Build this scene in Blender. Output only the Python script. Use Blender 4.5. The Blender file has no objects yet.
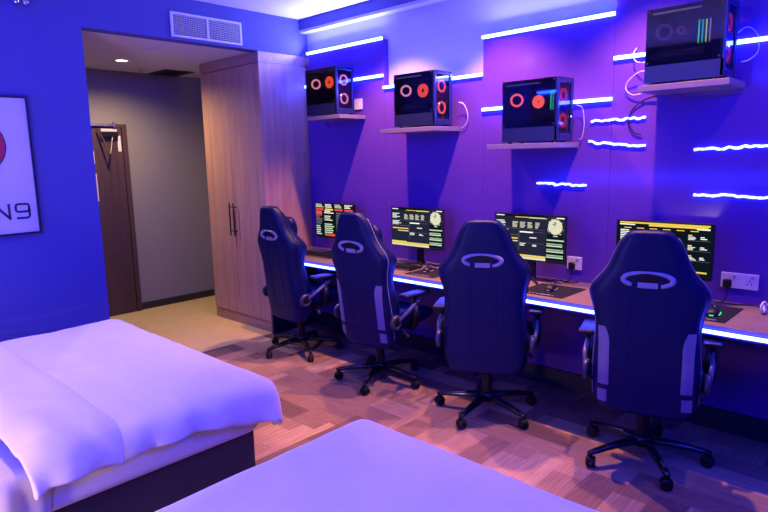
import bpy, bmesh, math, random
from mathutils import Vector, Matrix, noise
random.seed(7)
PI = math.pi
S = bpy.context.scene
COL = S.collection
R = math.radians

# ------------------------------------------------------------------ materials
def new_mat(name):
    m = bpy.data.materials.new(name); m.use_nodes = True
    nt = m.node_tree; nt.nodes.clear()
    out = nt.nodes.new('ShaderNodeOutputMaterial')
    return m, nt, out

def N(nt, typ, **kw):
    n = nt.nodes.new(typ)
    for k, v in kw.items():
        if hasattr(n, k) and k not in n.inputs: setattr(n, k, v)
        else: n.inputs[k].default_value = v
    return n

def c4(c): return (c[0], c[1], c[2], 1.0)
AL, LG = .74, 1.35               # overall reflectance of the surfaces, overall strength of the lamps

def mat(name, color, rough=.5, metal=0., var=.0, vscale=30., bump=0., bscale=200., spec=.5, sheen=0.):
    """plain procedural surface: a base colour with a little noise variation and optional bump"""
    m, nt, out = new_mat(name); color = [x*AL for x in color]
    p = N(nt, 'ShaderNodeBsdfPrincipled', Roughness=rough, Metallic=metal)
    p.inputs['Specular IOR Level'].default_value = spec
    if sheen: p.inputs['Sheen Weight'].default_value = sheen
    nt.links.new(p.outputs[0], out.inputs[0])
    tc = N(nt, 'ShaderNodeTexCoord')
    nz = N(nt, 'ShaderNodeTexNoise', Scale=vscale, Detail=3.)
    nt.links.new(tc.outputs['Object'], nz.inputs['Vector'])
    mix = N(nt, 'ShaderNodeMix', data_type='RGBA')
    mix.inputs[6].default_value = c4([x*(1-var) for x in color])
    mix.inputs[7].default_value = c4([min(1, x*(1+var)) for x in color])
    nt.links.new(nz.outputs['Fac'], mix.inputs[0]); nt.links.new(mix.outputs[2], p.inputs['Base Color'])
    if bump:
        b = N(nt, 'ShaderNodeBump', Strength=bump, Distance=.002)
        n2 = N(nt, 'ShaderNodeTexNoise', Scale=bscale, Detail=4.)
        nt.links.new(tc.outputs['Object'], n2.inputs['Vector'])
        nt.links.new(n2.outputs['Fac'], b.inputs['Height']); nt.links.new(b.outputs[0], p.inputs['Normal'])
    return m

def emit(name, color, strength):
    m, nt, out = new_mat(name)
    e = N(nt, 'ShaderNodeEmission', Color=c4(color), Strength=strength)
    nt.links.new(e.outputs[0], out.inputs[0])
    return m

def wood(name, c1, c2, axis='Z', rough=.45, scale=9.):
    """streaky veneer, grain running along one axis"""
    m, nt, out = new_mat(name)
    p = N(nt, 'ShaderNodeBsdfPrincipled', Roughness=rough)
    nt.links.new(p.outputs[0], out.inputs[0])
    tc = N(nt, 'ShaderNodeTexCoord')
    mp = N(nt, 'ShaderNodeMapping')
    sc = {'X': (.12, 1, 1), 'Y': (1, .12, 1), 'Z': (1, 1, .06)}[axis]
    mp.inputs['Scale'].default_value = [s*scale for s in sc]
    nt.links.new(tc.outputs['Object'], mp.inputs[0])
    n1 = N(nt, 'ShaderNodeTexNoise', Scale=2.2, Detail=6., Distortion=.6)
    n1.inputs['Roughness'].default_value = .65
    nt.links.new(mp.outputs[0], n1.inputs['Vector'])
    r = N(nt, 'ShaderNodeValToRGB')
    r.color_ramp.elements[0].position = .32; r.color_ramp.elements[0].color = c4([x*AL for x in c1])
    r.color_ramp.elements[1].position = .68; r.color_ramp.elements[1].color = c4([x*AL for x in c2])
    nt.links.new(n1.outputs['Fac'], r.inputs[0]); nt.links.new(r.outputs[0], p.inputs['Base Color'])
    b = N(nt, 'ShaderNodeBump', Strength=.12, Distance=.002)
    nt.links.new(n1.outputs['Fac'], b.inputs['Height']); nt.links.new(b.outputs[0], p.inputs['Normal'])
    return m

def carpet_mat():
    """plank carpet: a basket of long and short planks, each with its own tone and its own thin streaks"""
    m, nt, out = new_mat('carpet_planks')
    p = N(nt, 'ShaderNodeBsdfPrincipled', Roughness=.95)
    p.inputs['Specular IOR Level'].default_value = .1
    nt.links.new(p.outputs[0], out.inputs[0])
    tc = N(nt, 'ShaderNodeTexCoord')
    def planks(rot, w, h, off):
        mp = N(nt, 'ShaderNodeMapping'); mp.inputs['Rotation'].default_value = (0, 0, rot)
        mp.inputs['Location'].default_value = off
        nt.links.new(tc.outputs['Object'], mp.inputs[0])
        br = N(nt, 'ShaderNodeTexBrick', offset=.37, squash=1.)
        br.inputs['Scale'].default_value = 1.; br.inputs['Mortar Size'].default_value = 0.
        br.inputs['Brick Width'].default_value = w; br.inputs['Row Height'].default_value = h
        br.inputs['Color1'].default_value = (0, 0, 0, 1); br.inputs['Color2'].default_value = (1, 1, 1, 1)
        nt.links.new(mp.outputs[0], br.inputs['Vector'])
        st = N(nt, 'ShaderNodeMapping'); st.inputs['Scale'].default_value = (5., 95., 1.)
        nt.links.new(mp.outputs[0], st.inputs[0])
        ns = N(nt, 'ShaderNodeTexNoise', Scale=1., Detail=2.)
        nt.links.new(st.outputs[0], ns.inputs['Vector'])
        return br, ns
    b1, s1 = planks(0, .62, .155, (0, 0, 0)); b2, s2 = planks(PI/2, .62, .155, (.2, .1, 0))
    ck = N(nt, 'ShaderNodeTexBrick', offset=.5)
    ck.inputs['Scale'].default_value = 1.; ck.inputs['Mortar Size'].default_value = 0.
    ck.inputs['Brick Width'].default_value = .62; ck.inputs['Row Height'].default_value = .31
    ck.inputs['Color1'].default_value = (0, 0, 0, 1); ck.inputs['Color2'].default_value = (1, 1, 1, 1)
    nt.links.new(tc.outputs['Object'], ck.inputs['Vector'])
    gt = N(nt, 'ShaderNodeMath', operation='GREATER_THAN'); gt.inputs[1].default_value = .5
    nt.links.new(ck.outputs['Color'], gt.inputs[0])
    def pick(a, b):
        x = N(nt, 'ShaderNodeMix', data_type='FLOAT')
        nt.links.new(gt.outputs[0], x.inputs[0]); nt.links.new(a, x.inputs[2]); nt.links.new(b, x.inputs[3])
        return x.outputs[0]
    tone = pick(b1.outputs['Color'], b2.outputs['Color']); streak = pick(s1.outputs['Fac'], s2.outputs['Fac'])
    ramp = N(nt, 'ShaderNodeValToRGB'); e = ramp.color_ramp.elements
    e[0].position = 0.; e[0].color = c4([x*AL for x in (.17, .095, .085)])
    e[1].position = 1.; e[1].color = c4([x*AL for x in (.54, .34, .24)])
    for q, c in ((.35, (.29, .165, .125)), (.6, (.37, .22, .16)), (.8, (.47, .275, .185))):
        k = ramp.color_ramp.elements.new(q); k.color = c4([x*AL for x in c])
    nt.links.new(tone, ramp.inputs[0])
    mr = N(nt, 'ShaderNodeMapRange'); mr.inputs[1].default_value = .3; mr.inputs[2].default_value = .7
    mr.inputs[3].default_value = .76; mr.inputs[4].default_value = 1.2
    nt.links.new(streak, mr.inputs[0])
    mul = N(nt, 'ShaderNodeMix', data_type='RGBA', blend_type='MULTIPLY'); mul.inputs[0].default_value = 1.
    nt.links.new(ramp.outputs[0], mul.inputs[6]); nt.links.new(mr.outputs[0], mul.inputs[7])
    nt.links.new(mul.outputs[2], p.inputs['Base Color'])
    bp = N(nt, 'ShaderNodeBump', Strength=.5, Distance=.003)
    nz = N(nt, 'ShaderNodeTexNoise', Scale=350.); nt.links.new(tc.outputs['Object'], nz.inputs['Vector'])
    nt.links.new(nz.outputs['Fac'], bp.inputs['Height']); nt.links.new(bp.outputs[0], p.inputs['Normal'])
    return m

def glass_mat(name, tint):
    m, nt, out = new_mat(name)
    t = N(nt, 'ShaderNodeBsdfTransparent', Color=c4(tint)); g = N(nt, 'ShaderNodeBsdfGlossy', Roughness=.03)
    lw = N(nt, 'ShaderNodeLayerWeight'); mx = N(nt, 'ShaderNodeMixShader')
    pw = N(nt, 'ShaderNodeMath', operation='POWER'); pw.inputs[1].default_value = 4.
    f = N(nt, 'ShaderNodeMath', operation='MULTIPLY_ADD'); f.inputs[1].default_value = .6; f.inputs[2].default_value = .07
    nt.links.new(lw.outputs['Facing'], pw.inputs[0]); nt.links.new(pw.outputs[0], f.inputs[0])
    nt.links.new(f.outputs[0], mx.inputs[0]); nt.links.new(t.outputs[0], mx.inputs[1]); nt.links.new(g.outputs[0], mx.inputs[2])
    nt.links.new(mx.outputs[0], out.inputs[0])
    return m

M = dict(
    paint=mat('blue_wall_paint', (.085, .09, .36), .8, var=.03, vscale=4, bump=.08, bscale=120),
    white_paint=mat('white_wall_paint', (.54, .56, .76), .75, var=.02, vscale=4, bump=.05),
    taupe=mat('taupe_wallcovering', (.30, .275, .27), .85, var=.05, vscale=60, bump=.15),
    shelf=mat('shelf_laminate', (.20, .15, .20), .4, var=.1, vscale=20),
    ceiling=mat('ceiling_paint', (.8, .79, .8), .85, var=.02),
    panel=mat('glossy_wall_laminate', (.115, .043, .345), .12, var=.05, vscale=3, bump=.03, bscale=6, spec=.2),
    carpet=carpet_mat(),
    tile=mat('corridor_carpet', (.62, .46, .24), .7, var=.12, vscale=9, bump=.1),
    oak=wood('oak_veneer', (.46, .25, .16), (.66, .39, .26), 'Z'),
    oakx=wood('oak_veneer_long', (.38, .21, .15), (.55, .33, .24), 'X'),
    desk=wood('desk_laminate', (.185, .115, .10), (.27, .18, .15), 'X', rough=.35),
    door=wood('dark_door_veneer', (.055, .028, .024), (.10, .05, .042), 'Z'),
    dark=mat('dark_baseboard', (.02, .018, .02), .4),
    black=mat('black_plastic', (.010, .010, .013), .42, var=.2, spec=.2),
    blackgloss=mat('black_gloss', (.01, .01, .012), .12),
    leather=mat('black_leatherette', (.004, .007, .052), .45, var=.2, bump=.25, bscale=420, spec=.17),
    lilac=mat('pale_fabric_panel', (.25, .22, .28), .6, bump=.2, bscale=500),
    ring=mat('pale_plastic_trim', (.34, .32, .38), .35),
    greyplastic=mat('grey_plastic', (.05, .045, .06), .3, spec=.4),
    strut=mat('arm_bracket_grey', (.14, .12, .14), .4),
    metal=mat('brushed_steel', (.55, .53, .52), .3, metal=1.),
    chrome=mat('chrome', (.75, .75, .78), .12, metal=1.),
    casem=mat('case_steel_paint', (.010, .014, .055), .32, spec=.4),
    glass=glass_mat('tinted_glass', (.48, .48, .56)),
    linen=mat('white_linen', (.74, .71, .70), .85, var=.03, vscale=8, bump=.12, bscale=300, sheen=.2),
    sheet=mat('cream_sheet', (.72, .66, .58), .85, var=.04, vscale=8, bump=.12, bscale=300),
    bedbase=mat('dark_bed_base', (.035, .025, .03), .7, bump=.2, bscale=300),
    whiteplastic=mat('white_plastic', (.72, .70, .72), .35),
    paper=mat('white_paper', (.80, .78, .78), .7),
    canvas=mat('white_print', (.74, .72, .80), .5),
    redink=mat('red_ink', (.55, .02, .05), .5),
    navyink=mat('dark_ink', (.03, .03, .07), .5),
    frame=mat('black_frame', (.012, .012, .016), .35),
    vent=mat('vent_white_enamel', (.75, .74, .78), .5),
    matcloth=mat('mouse_mat_cloth', (.014, .013, .024), .85, bump=.2, bscale=500, spec=.08),
    matprint=mat('mouse_mat_print', (.35, .32, .36), .7),
    casefront=mat('case_front_gloss', (.012, .018, .10), .22, spec=.6),
    gpu=mat('circuit_board', (.02, .022, .03), .4, var=.3, vscale=60),
)
BLUE = (.035, .05, 1.0)
M['led'] = emit('blue_led_strip', (.020, .040, 1.0), 85.*LG)
M['leddesk'] = emit('blue_desk_led', (.025, .04, 1.0), 45.*LG)
M['ledreflect'] = emit('strip_reflection_glow', (.06, .085, 1.0), 22.)  # emission standing in for mirrored strips on the wall panels
M['lamp'] = emit('warm_lamp', (1., .72, .42), 9.)
M['fan_red'] = emit('fan_glow_red', (1., .10, .07), 4.6)
M['fan_orange'] = emit('fan_glow_orange', (1., .085, .03), 3.6)
M['fan_white'] = emit('fan_glow_pink', (1., .30, .38), 3.4)
M['fan_dim'] = emit('fan_glow_dim', (.45, .10, .40), .35)
M['vent_red'] = emit('vent_glow_red', (1., .05, .02), 1.6)
M['ram_w'] = emit('ram_glow_pink', (1., .45, .6), 3.4)
M['ram_g'] = emit('ram_glow_green', (.08, .9, .35), 1.9)
M['ram_c'] = emit('ram_glow_cyan', (.05, .7, .8), 1.6)
M['ram_y'] = emit('ram_glow_lime', (.45, .9, .1), 1.9)
M['ram_p'] = emit('ram_glow_violet', (.6, .3, .9), 1.3)
M['led_white'] = emit('indicator_white', (.9, .9, 1.), 3.)
M['green'] = emit('mouse_glow_green', (.03, .9, .4), 1.3)
M['s_bg'] = emit('screen_navy', (.018, .018, .045), 1.)
M['s_dark'] = emit('screen_black', (.004, .008, .013), 1.)
M['s_yel'] = emit('screen_yellow', (.75, .52, .08), 1.25)
M['s_pale'] = emit('screen_pale', (.62, .60, .42), 1.25)
M['s_white'] = emit('screen_white', (.8, .82, .78), 1.25)
M['s_grey'] = emit('screen_grey', (.16, .16, .22), 1.)
M['s_red'] = emit('screen_red', (.75, .09, .07), 1.)
M['s_green'] = emit('screen_greenish', (.45, .58, .42), 1.25)

# ------------------------------------------------------------------ mesh helpers
def BM(): return bmesh.new()

def box(bm, x0, x1, y0, y1, z0, z1, mi=0):
    vs = [bm.verts.new(p) for p in ((x0,y0,z0),(x1,y0,z0),(x1,y1,z0),(x0,y1,z0),(x0,y0,z1),(x1,y0,z1),(x1,y1,z1),(x0,y1,z1))]
    for q in ((0,3,2,1),(4,5,6,7),(0,1,5,4),(1,2,6,5),(2,3,7,6),(3,0,4,7)):
        f = bm.faces.new([vs[i] for i in q]); f.material_index = mi

def frame_of(d):
    d = d.normalized(); a = Vector((0,0,1)) if abs(d.z) < .9 else Vector((1,0,0))
    u = d.cross(a).normalized(); return u, d.cross(u).normalized()

def catmull(pts, n=6, closed=False):
    P = [Vector(p) for p in pts]; L = len(P); out = []
    for i in range(L if closed else L-1):
        if closed: a, b, c, d = P[(i-1) % L], P[i], P[(i+1) % L], P[(i+2) % L]
        else: a, b, c, d = P[max(i-1,0)], P[i], P[i+1], P[min(i+2,L-1)]
        for k in range(n):
            t = k/n
            out.append(.5*((2*b)+(-a+c)*t+(2*a-5*b+4*c-d)*t*t+(-a+3*b-3*c+d)*t**3))
    if not closed: out.append(P[-1])
    return out

def tube(bm, pts, r, n=8, closed=False, mi=0):
    P = [Vector(p) for p in pts]; L = len(P); rings = []
    up = None
    for i, p in enumerate(P):
        if closed: d = P[(i+1) % L]-P[i-1]
        else: d = P[min(i+1,L-1)]-P[max(i-1,0)]
        if up is None: u, v = frame_of(d)
        else:
            d = d.normalized(); u = (up-d*up.dot(d)).normalized(); v = d.cross(u)
        up = u
        rr = r[i] if isinstance(r, (list, tuple)) else r
        rings.append([bm.verts.new(p+u*rr*math.cos(2*PI*k/n)+v*rr*math.sin(2*PI*k/n)) for k in range(n)])
    for i in range(L if closed else L-1):
        a, b = rings[i], rings[(i+1) % L]
        for k in range(n):
            f = bm.faces.new((a[k], a[(k+1) % n], b[(k+1) % n], b[k])); f.material_index = mi
    if not closed:
        bm.faces.new(rings[0][::-1]).material_index = mi; bm.faces.new(rings[-1]).material_index = mi

def lathe(bm, prof, o=(0,0,0), axis=(0,0,1), n=24, mi=0):
    """prof: list of (radius, height) about an axis through o"""
    o = Vector(o); d = Vector(axis).normalized(); u, v = frame_of(d); rings = []
    for r, h in prof:
        if r < 1e-6: rings.append([bm.verts.new(o+d*h)])
        else: rings.append([bm.verts.new(o+d*h+u*r*math.cos(2*PI*k/n)+v*r*math.sin(2*PI*k/n)) for k in range(n)])
    for a, b in zip(rings, rings[1:]):
        for k in range(n):
            if len(a) == 1 and len(b) == 1: continue
            if len(a) == 1: q = (a[0], b[(k+1) % n], b[k])
            elif len(b) == 1: q = (a[k], a[(k+1) % n], b[0])
            else: q = (a[k], a[(k+1) % n], b[(k+1) % n], b[k])
            bm.faces.new(q).material_index = mi
    if tuple(prof[0]) == tuple(prof[-1]): return
    if len(rings[0]) > 1: bm.faces.new(rings[0][::-1]).material_index = mi
    if len(rings[-1]) > 1: bm.faces.new(rings[-1]).material_index = mi

def loft(bm, rings, cap=True, mi=0):
    RR = [[bm.verts.new(p) for p in r] for r in rings]; n = len(RR[0])
    for a, b in zip(RR, RR[1:]):
        for k in range(n): bm.faces.new((a[k], a[(k+1) % n], b[(k+1) % n], b[k])).material_index = mi
    if cap:
        bm.faces.new(RR[0][::-1]).material_index = mi; bm.faces.new(RR[-1]).material_index = mi

def rbox_rings(x0, x1, y0, y1, z0, z1, r, puff=0., n=5):
    """rounded cushion: rings from bottom to top, each a rounded rectangle"""
    def rr(inset, z, rad):
        a0, a1, b0, b1 = x0+inset, x1-inset, y0+inset, y1-inset
        rad = max(min(rad, (a1-a0)/2-.001, (b1-b0)/2-.001), .001); pts = []
        for cx, cy, s in ((a1-rad,b1-rad,0),(a0+rad,b1-rad,1),(a0+rad,b0+rad,2),(a1-rad,b0+rad,3)):
            for k in range(n+1):
                t = PI/2*(s+k/n); pts.append(Vector((cx+rad*math.cos(t), cy+rad*math.sin(t), z)))
        return pts
    out = []; h = (z1-z0)/2; e = min(r, h)
    for k in range(n+1):
        t = PI/2*k/n; out.append(rr(e*(1-math.sin(t)), z0+e*(1-math.cos(t)), r*1.3))
    for k in range(n+1):
        t = PI/2*k/n; out.append(rr(e*(1-math.cos(t)), z1-e+e*math.sin(t), r*1.3))
    if puff:
        out.append(rr(min(x1-x0, y1-y0)*.3, z1+puff, r))
    return out

def cushion(bm, *a, **k): loft(bm, rbox_rings(*a, **k))

def obj(name, bm, m, parent=None, smooth=False, bevel=0., sub=0, loc=None):
    bmesh.ops.recalc_face_normals(bm, faces=bm.faces[:])
    me = bpy.data.meshes.new(name); bm.to_mesh(me); bm.free()
    for x in (m if isinstance(m, (list, tuple)) else [m]): me.materials.append(x)
    o = bpy.data.objects.new(name, me); COL.objects.link(o)
    if smooth:
        for p in me.polygons: p.use_smooth = True
    if bevel:
        b = o.modifiers.new('edge', 'BEVEL'); b.width = bevel; b.segments = 2; b.limit_method = 'ANGLE'; b.angle_limit = R(50)
    if sub:
        s = o.modifiers.new('smooth', 'SUBSURF'); s.levels = s.render_levels = sub
    if parent is not None: o.parent = parent
    if loc: o.location = loc
    return o

def tag(o, label, cat, group=None):
    o['label'] = label; o['category'] = cat
    if group: o['group'] = group
    return o

def thing(name, label, cat, loc=(0,0,0), rz=0., group=None):
    o = bpy.data.objects.new(name, None); COL.objects.link(o)
    o.empty_display_size = .1; o.location = loc; o.rotation_euler = (0, 0, rz)
    return tag(o, label, cat, group)

def struct(name, bm, m, **k):
    o = obj(name, bm, m, **k); o['kind'] = 'structure'; return o

def sbox(name, *a, m, bevel=0.):
    bm = BM(); box(bm, *a); return struct(name, bm, m, bevel=bevel)

# ------------------------------------------------------------------ the room
CEIL = 2.86; BH = 2.54            # ceiling, underside of the entrance bulkhead
YR, XR = -4.7, 5.7                # wall behind the beds, wall at the far end
sbox('floor', 0, XR, YR, .06, -.1, 0, m=M['carpet'])
sbox('floor_entrance', -1.95, -.001, -3.2, .06, -.1, 0, m=M['tile'])
sbox('ceiling', 0, XR, YR, .06, CEIL, CEIL+.1, m=M['ceiling'])
sbox('ceiling_entrance', -1.95, -.121, -3.2, .06, BH, BH+.1, m=M['ceiling'])
sbox('wall_left', -.12, 0, YR, -1.96, 0, CEIL, m=M['paint'])
sbox('wall_bulkhead', -.12, 0, -1.96, .06, BH, CEIL, m=M['paint'])
sbox('wall_entrance_back', -1.98, -1.88, -3.2, .06, 0, 2.6, m=M['taupe'])
sbox('wall_entrance_side', -1.88, -.12, -3.3, -3.2, 0, 2.6, m=M['taupe'])
sbox('wall_right', -1.98, XR, .06, .16, 0, CEIL, m=M['white_paint'])
sbox('wall_rear', -.12, XR, YR-.1, YR, 0, CEIL, m=M['paint'])
sbox('wall_far', XR, XR+.1, YR, .16, 0, CEIL, m=M['paint'])
sbox('baseboard_entrance', -1.88, -1.866, -.903, -.002, 0, .075, m=M['dark'])
sbox('baseboard_right', .012, 5.3, -.014, -.001, 0, .125, m=M['dark'])
# boxed-in beam along the top of the computer wall
sbox('ceiling_beam', 0, XR, -.03, .06, 2.766, CEIL, m=M['paint'])
sbox('trim_7', 0, XR, -.032, .06, 2.742, 2.7655, m=M['white_paint'])
# stepped laminate wall panels
PANELS = [(.075, 1.030, 2.55), (1.031, 1.999, 2.160), (2.0, 2.943, 2.412), (2.944, 3.95, 2.66), (3.951, 5.6, 2.3)]
for i, (x0, x1, z1) in enumerate(PANELS):
    sbox('trim_%d' % (i+1), x0, x1, 0, .059, .126, z1, m=M['panel'], bevel=.002)
sbox('trim_6', 0.001, .074, .03, .059, .126, 2.45, m=M['panel'])

# ------------------------------------------------------------------ door at the end of the entrance
dr = bpy.data.objects.new('door_1', None); COL.objects.link(dr); dr['kind'] = 'structure'
bm = BM(); box(bm, -1.878, -1.838, -1.80, -.96, 0.005, 1.96); obj('leaf', bm, M['door'], dr, bevel=.003)
bm = BM()
box(bm, -1.878, -1.83, -.955, -.905, 0, 2.0); box(bm, -1.878, -1.83, -1.86, -1.805, 0, 2.0); box(bm, -1.878, -1.83, -1.805, -.955, 1.963, 2.0)
obj('door_frame', bm, M['door'], dr, bevel=.002)
bm = BM(); box(bm, -1.837, -1.79, -1.18, -1.01, 1.868, 1.918); obj('closer_body', bm, M['blackgloss'], dr, bevel=.006)
bm = BM(); box(bm, -1.837, -1.826, -1.17, -1.01, 1.922, 1.95)
o = obj('closer_plate', bm, M['whiteplastic'], dr, bevel=.002)
bm = BM(); tube(bm, [(-1.80,-1.07,1.864),(-1.74,-1.13,1.69)], .009); tube(bm, [(-1.74,-1.13,1.69),(-1.80,-1.21,1.95)], .009)
obj('closer_arm', bm, M['door'], dr)
bm = BM(); box(bm, -1.8275, -1.81, -1.29, -1.05, 1.975, 1.992); box(bm, -1.8275, -1.80, -1.05, -1.03, 1.965, 2.02); obj('closer_bracket', bm, M['metal'], dr, bevel=.002)
bm = BM(); box(bm, -1.837, -1.833, -1.008, -.975, 1.72, 1.88); obj('door_label', bm, M['paper'], dr)
bm = BM(); box(bm, -1.837, -1.833, -1.36, -1.25, 1.22, 1.50); obj('door_notice', bm, M['paper'], dr)
bm = BM(); box(bm, -1.837, -1.833, -1.36, -1.256, 1.60, 1.73); obj('door_notice', bm, M['paper'], dr)
bm = BM(); lathe(bm, [(.025,0),(.025,.01)], (-1.8375,-1.72,1.02), (1,0,0)); tube(bm, [(-1.828,-1.72,1.02),(-1.785,-1.72,1.02),(-1.78,-1.60,1.02)], .009)
obj('door_handle', bm, M['metal'], dr, smooth=True)

# ------------------------------------------------------------------ ceiling fittings of the entrance
t = thing('recessed_downlight', 'warm lit round downlight in the low entrance ceiling', 'ceiling light', (-1.2, -1.17, BH))
bm = BM(); lathe(bm, [(.052,-.001),(.068,-.001),(.068,-.008),(.052,-.006),(.052,-.001)], n=32); obj('trim_ring', bm, M['whiteplastic'], t, smooth=True)
bm = BM(); lathe(bm, [(0,-.004),(.049,-.004),(.049,-.001)], n=32); obj('lamp_face', bm, M['lamp'], t)
bm = BM(); lathe(bm, [(.10,-.001),(.10,-.006),(.09,-.008),(0,-.008)], (-.55,-1.19,BH), n=32)
tag(obj('ceiling_speaker', bm, M['ceiling'], smooth=False), 'flat white round disc on the entrance ceiling beside the bulkhead', 'ceiling speaker')
t = thing('mounted_sprinkler', 'small pendant fire sprinkler under the entrance ceiling', 'sprinkler', (-1.62, -.78, BH))
bm = BM(); lathe(bm, [(.03,-.001),(.03,-.006),(.012,-.008),(.012,-.03),(.006,-.032),(.006,-.045)], n=16); obj('sprinkler_body', bm, M['chrome'], t, smooth=True)
bm = BM(); lathe(bm, [(.02,-.046),(.02,-.049),(0,-.049)], n=16); obj('deflector', bm, M['chrome'], t)
t = thing('ceiling_vent', 'dark square air grille in the entrance ceiling near the wardrobe', 'air vent', (-1.66, -.45, BH))
bm = BM(); box(bm, -.17, .17, -.14, .14, -.004, -.001); obj('grille_face', bm, M['black'], t)
bm = BM()
for a in (-.19, .17): box(bm, a, a+.02, -.16, .16, -.012, -.001)
for a in (-.16, .14): box(bm, -.17, .17, a, a+.02, -.012, -.001)
for k in range(9): box(bm, -.17, .17, -.125+k*.031, -.118+k*.031, -.011, -.005)
obj('grille_frame', bm, M['greyplastic'], t)
# supply grille on the bulkhead
t = thing('wall_vent', 'white two-panel rectangular air grille on the blue bulkhead', 'air vent', (0, -.98, 2.652))
bm = BM(); W_, H_ = .318, .093
box(bm, .001, .004, -W_+.01, W_-.01, -H_+.01, H_-.01); obj('vent_backing', bm, M['dark'], t)
bm = BM()
box(bm, .001, .016, -W_, W_, H_-.018, H_); box(bm, .001, .016, -W_, W_, -H_, -H_+.018)
for y in (-W_, W_-.018, -.010): box(bm, .001, .016, y, y+.02, -H_+.018, H_-.018)
obj('vent_frame', bm, M['vent'], t, bevel=.002)
bm = BM()
for k in range(1, 11): box(bm, .005, .011, -W_+.02, W_-.02, -H_+.018+k*.0143-.0013, -H_+.018+k*.0143+.0013)
for k in range(44):
    y = -W_+.024+k*.0141
    if abs(y) > .014: box(bm, .005, .0105, y-.0011, y+.0011, -H_+.018, H_-.018)
obj('vent_grid', bm, M['vent'], t)
# twin fitting high on the art wall
t = thing('twin_spotlight', 'small chrome twin-headed fitting high on the blue wall above the framed print', 'wall light', (0, -2.34, 2.72))
bm = BM(); box(bm, .001, .03, -.055, .055, -.02, .05); obj('fitting_base', bm, M['whiteplastic'], t, bevel=.008)
for y in (-.027, .027):
    bm = BM(); lathe(bm, [(0,-.055),(.018,-.05),(.024,-.03),(.025,0),(.018,.03),(.008,.04)], (.045,y,-.055), (-.35,0,1), n=20)
    obj('spot_head', bm, M['chrome'], t, smooth=True)

# ------------------------------------------------------------------ framed print on the art wall
t = thing('framed_print', 'black-framed white print with red disc and dark lettering on the blue wall', 'picture', (0, -2.71, 1.595))
W_, H_ = .352, .452
bm = BM(); box(bm, .001, .018, -W_+.012, W_-.012, -H_+.012, H_-.012); obj('print_sheet', bm, M['canvas'], t)
bm = BM()
for a in (-W_, W_-.014): box(bm, .001, .03, a, a+.014, -H_, H_)
for a in (-H_, H_-.014): box(bm, .001, .03, -W_+.014, W_-.014, a, a+.014)
obj('picture_frame', bm, M['frame'], t, bevel=.002)
bm = BM(); lathe(bm, [(.0,.0185),(.175,.0185),(.175,.0205),(0,.0205)], (0,.015,.135), (1,0,0), n=48)
obj('red_disc', bm, M['redink'], t)
bm = BM(); lathe(bm, [(.176,.0185),(.184,.0185),(.184,.0205),(.176,.0205),(.176,.0185)], (0,.015,.135), (1,0,0), n=48)
obj('disc_outline', bm, M['navyink'], t)
# lettering seen at the right end: N 9 (wide strokes, squared with rounded corners)
def stroke(bm, pts, w, x0=.0185, x1=.0205):
    """flat ribbon along a polyline in the wall plane"""
    P = [Vector((0, a, b)) for a, b in pts]; L = len(P); left = []; right = []
    for i in range(L):
        d = (P[min(i+1, L-1)]-P[max(i-1, 0)]).normalized(); n = Vector((0, -d.z, d.y))
        left.append(P[i]+n*w/2); right.append(P[i]-n*w/2)
    for i in range(L-1):
        q = [left[i], left[i+1], right[i+1], right[i]]
        a = [bm.verts.new((x0, p.y, p.z)) for p in q]; b = [bm.verts.new((x1, p.y, p.z)) for p in q]
        bm.faces.new(b); bm.faces.new(a[::-1])
        for k in range(4): bm.faces.new((a[k], a[(k+1) % 4], b[(k+1) % 4], b[k]))
bm = BM(); zc = -.295; h = .046
y0, y1 = .211, .290; r = .016
def rrect(y0, y1, z0, z1, r, n=4):
    pts = []
    for cy, cz, s in ((y1-r,z1-r,0),(y0+r,z1-r,1),(y0+r,z0+r,2),(y1-r,z0+r,3)):
        for k in range(n+1):
            a = PI/2*(s+k/n); pts.append((cy+r*math.cos(a), cz+r*math.sin(a)))
    return pts+[pts[0]]
stroke(bm, rrect(y0, y1, zc-.004, zc+h, r), .015)
stroke(bm, [(y1, zc+.02), (y1, zc-h+r), (y1-.004, zc-h+.005), (y1-r, zc-h), (y0, zc-h)], .015)
stroke(bm, [(.172, zc-h-.007), (.172, zc+h+.007)], .015)
stroke(bm, [(.172, zc-h+.002), (.094, zc+h-.002)], .016)
stroke(bm, [(.094, zc-h-.007), (.094, zc+h+.007)], .015)
obj('lettering', bm, M['navyink'], t)

# ------------------------------------------------------------------ wardrobe in the corner
t = thing('wardrobe', 'tall pale oak two-door wardrobe built into the corner under the bulkhead', 'wardrobe', (0, 0, 0))
bm = BM(); box(bm, -.985, -.022, -.478, .055, .105, 2.445); obj('carcass', bm, M['oak'], t)
bm = BM(); box(bm, -.020, -.001, -.50, .055, .105, 2.445); obj('end_panel', bm, M['oak'], t, bevel=.001)
bm = BM(); box(bm, -.020, -.001, -.50, .055, 2.448, 2.538); box(bm, -.985, -.0205, -.50, -.48, 2.448, 2.538); obj('top_filler', bm, M['oakx'], t)
bm = BM(); box(bm, -.985, -.001, -.492, .055, 0, .104); obj('plinth', bm, M['oakx'], t)
for x0, x1, hx in ((-.985, -.522, -.552), (-.518, -.0215, -.486)):
    bm = BM(); box(bm, x0, x1, -.50, -.479, .108, 2.443); d = obj('door', bm, M['oak'], t, bevel=.0015)
    bm = BM(); tube(bm, [(hx,-.535,.885),(hx,-.535,1.20)], .007)
    for z in (.925, 1.16): tube(bm, [(hx,-.501,z),(hx,-.535,z)], .005)
    obj('handle', bm, M['black'], d, smooth=True)

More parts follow.
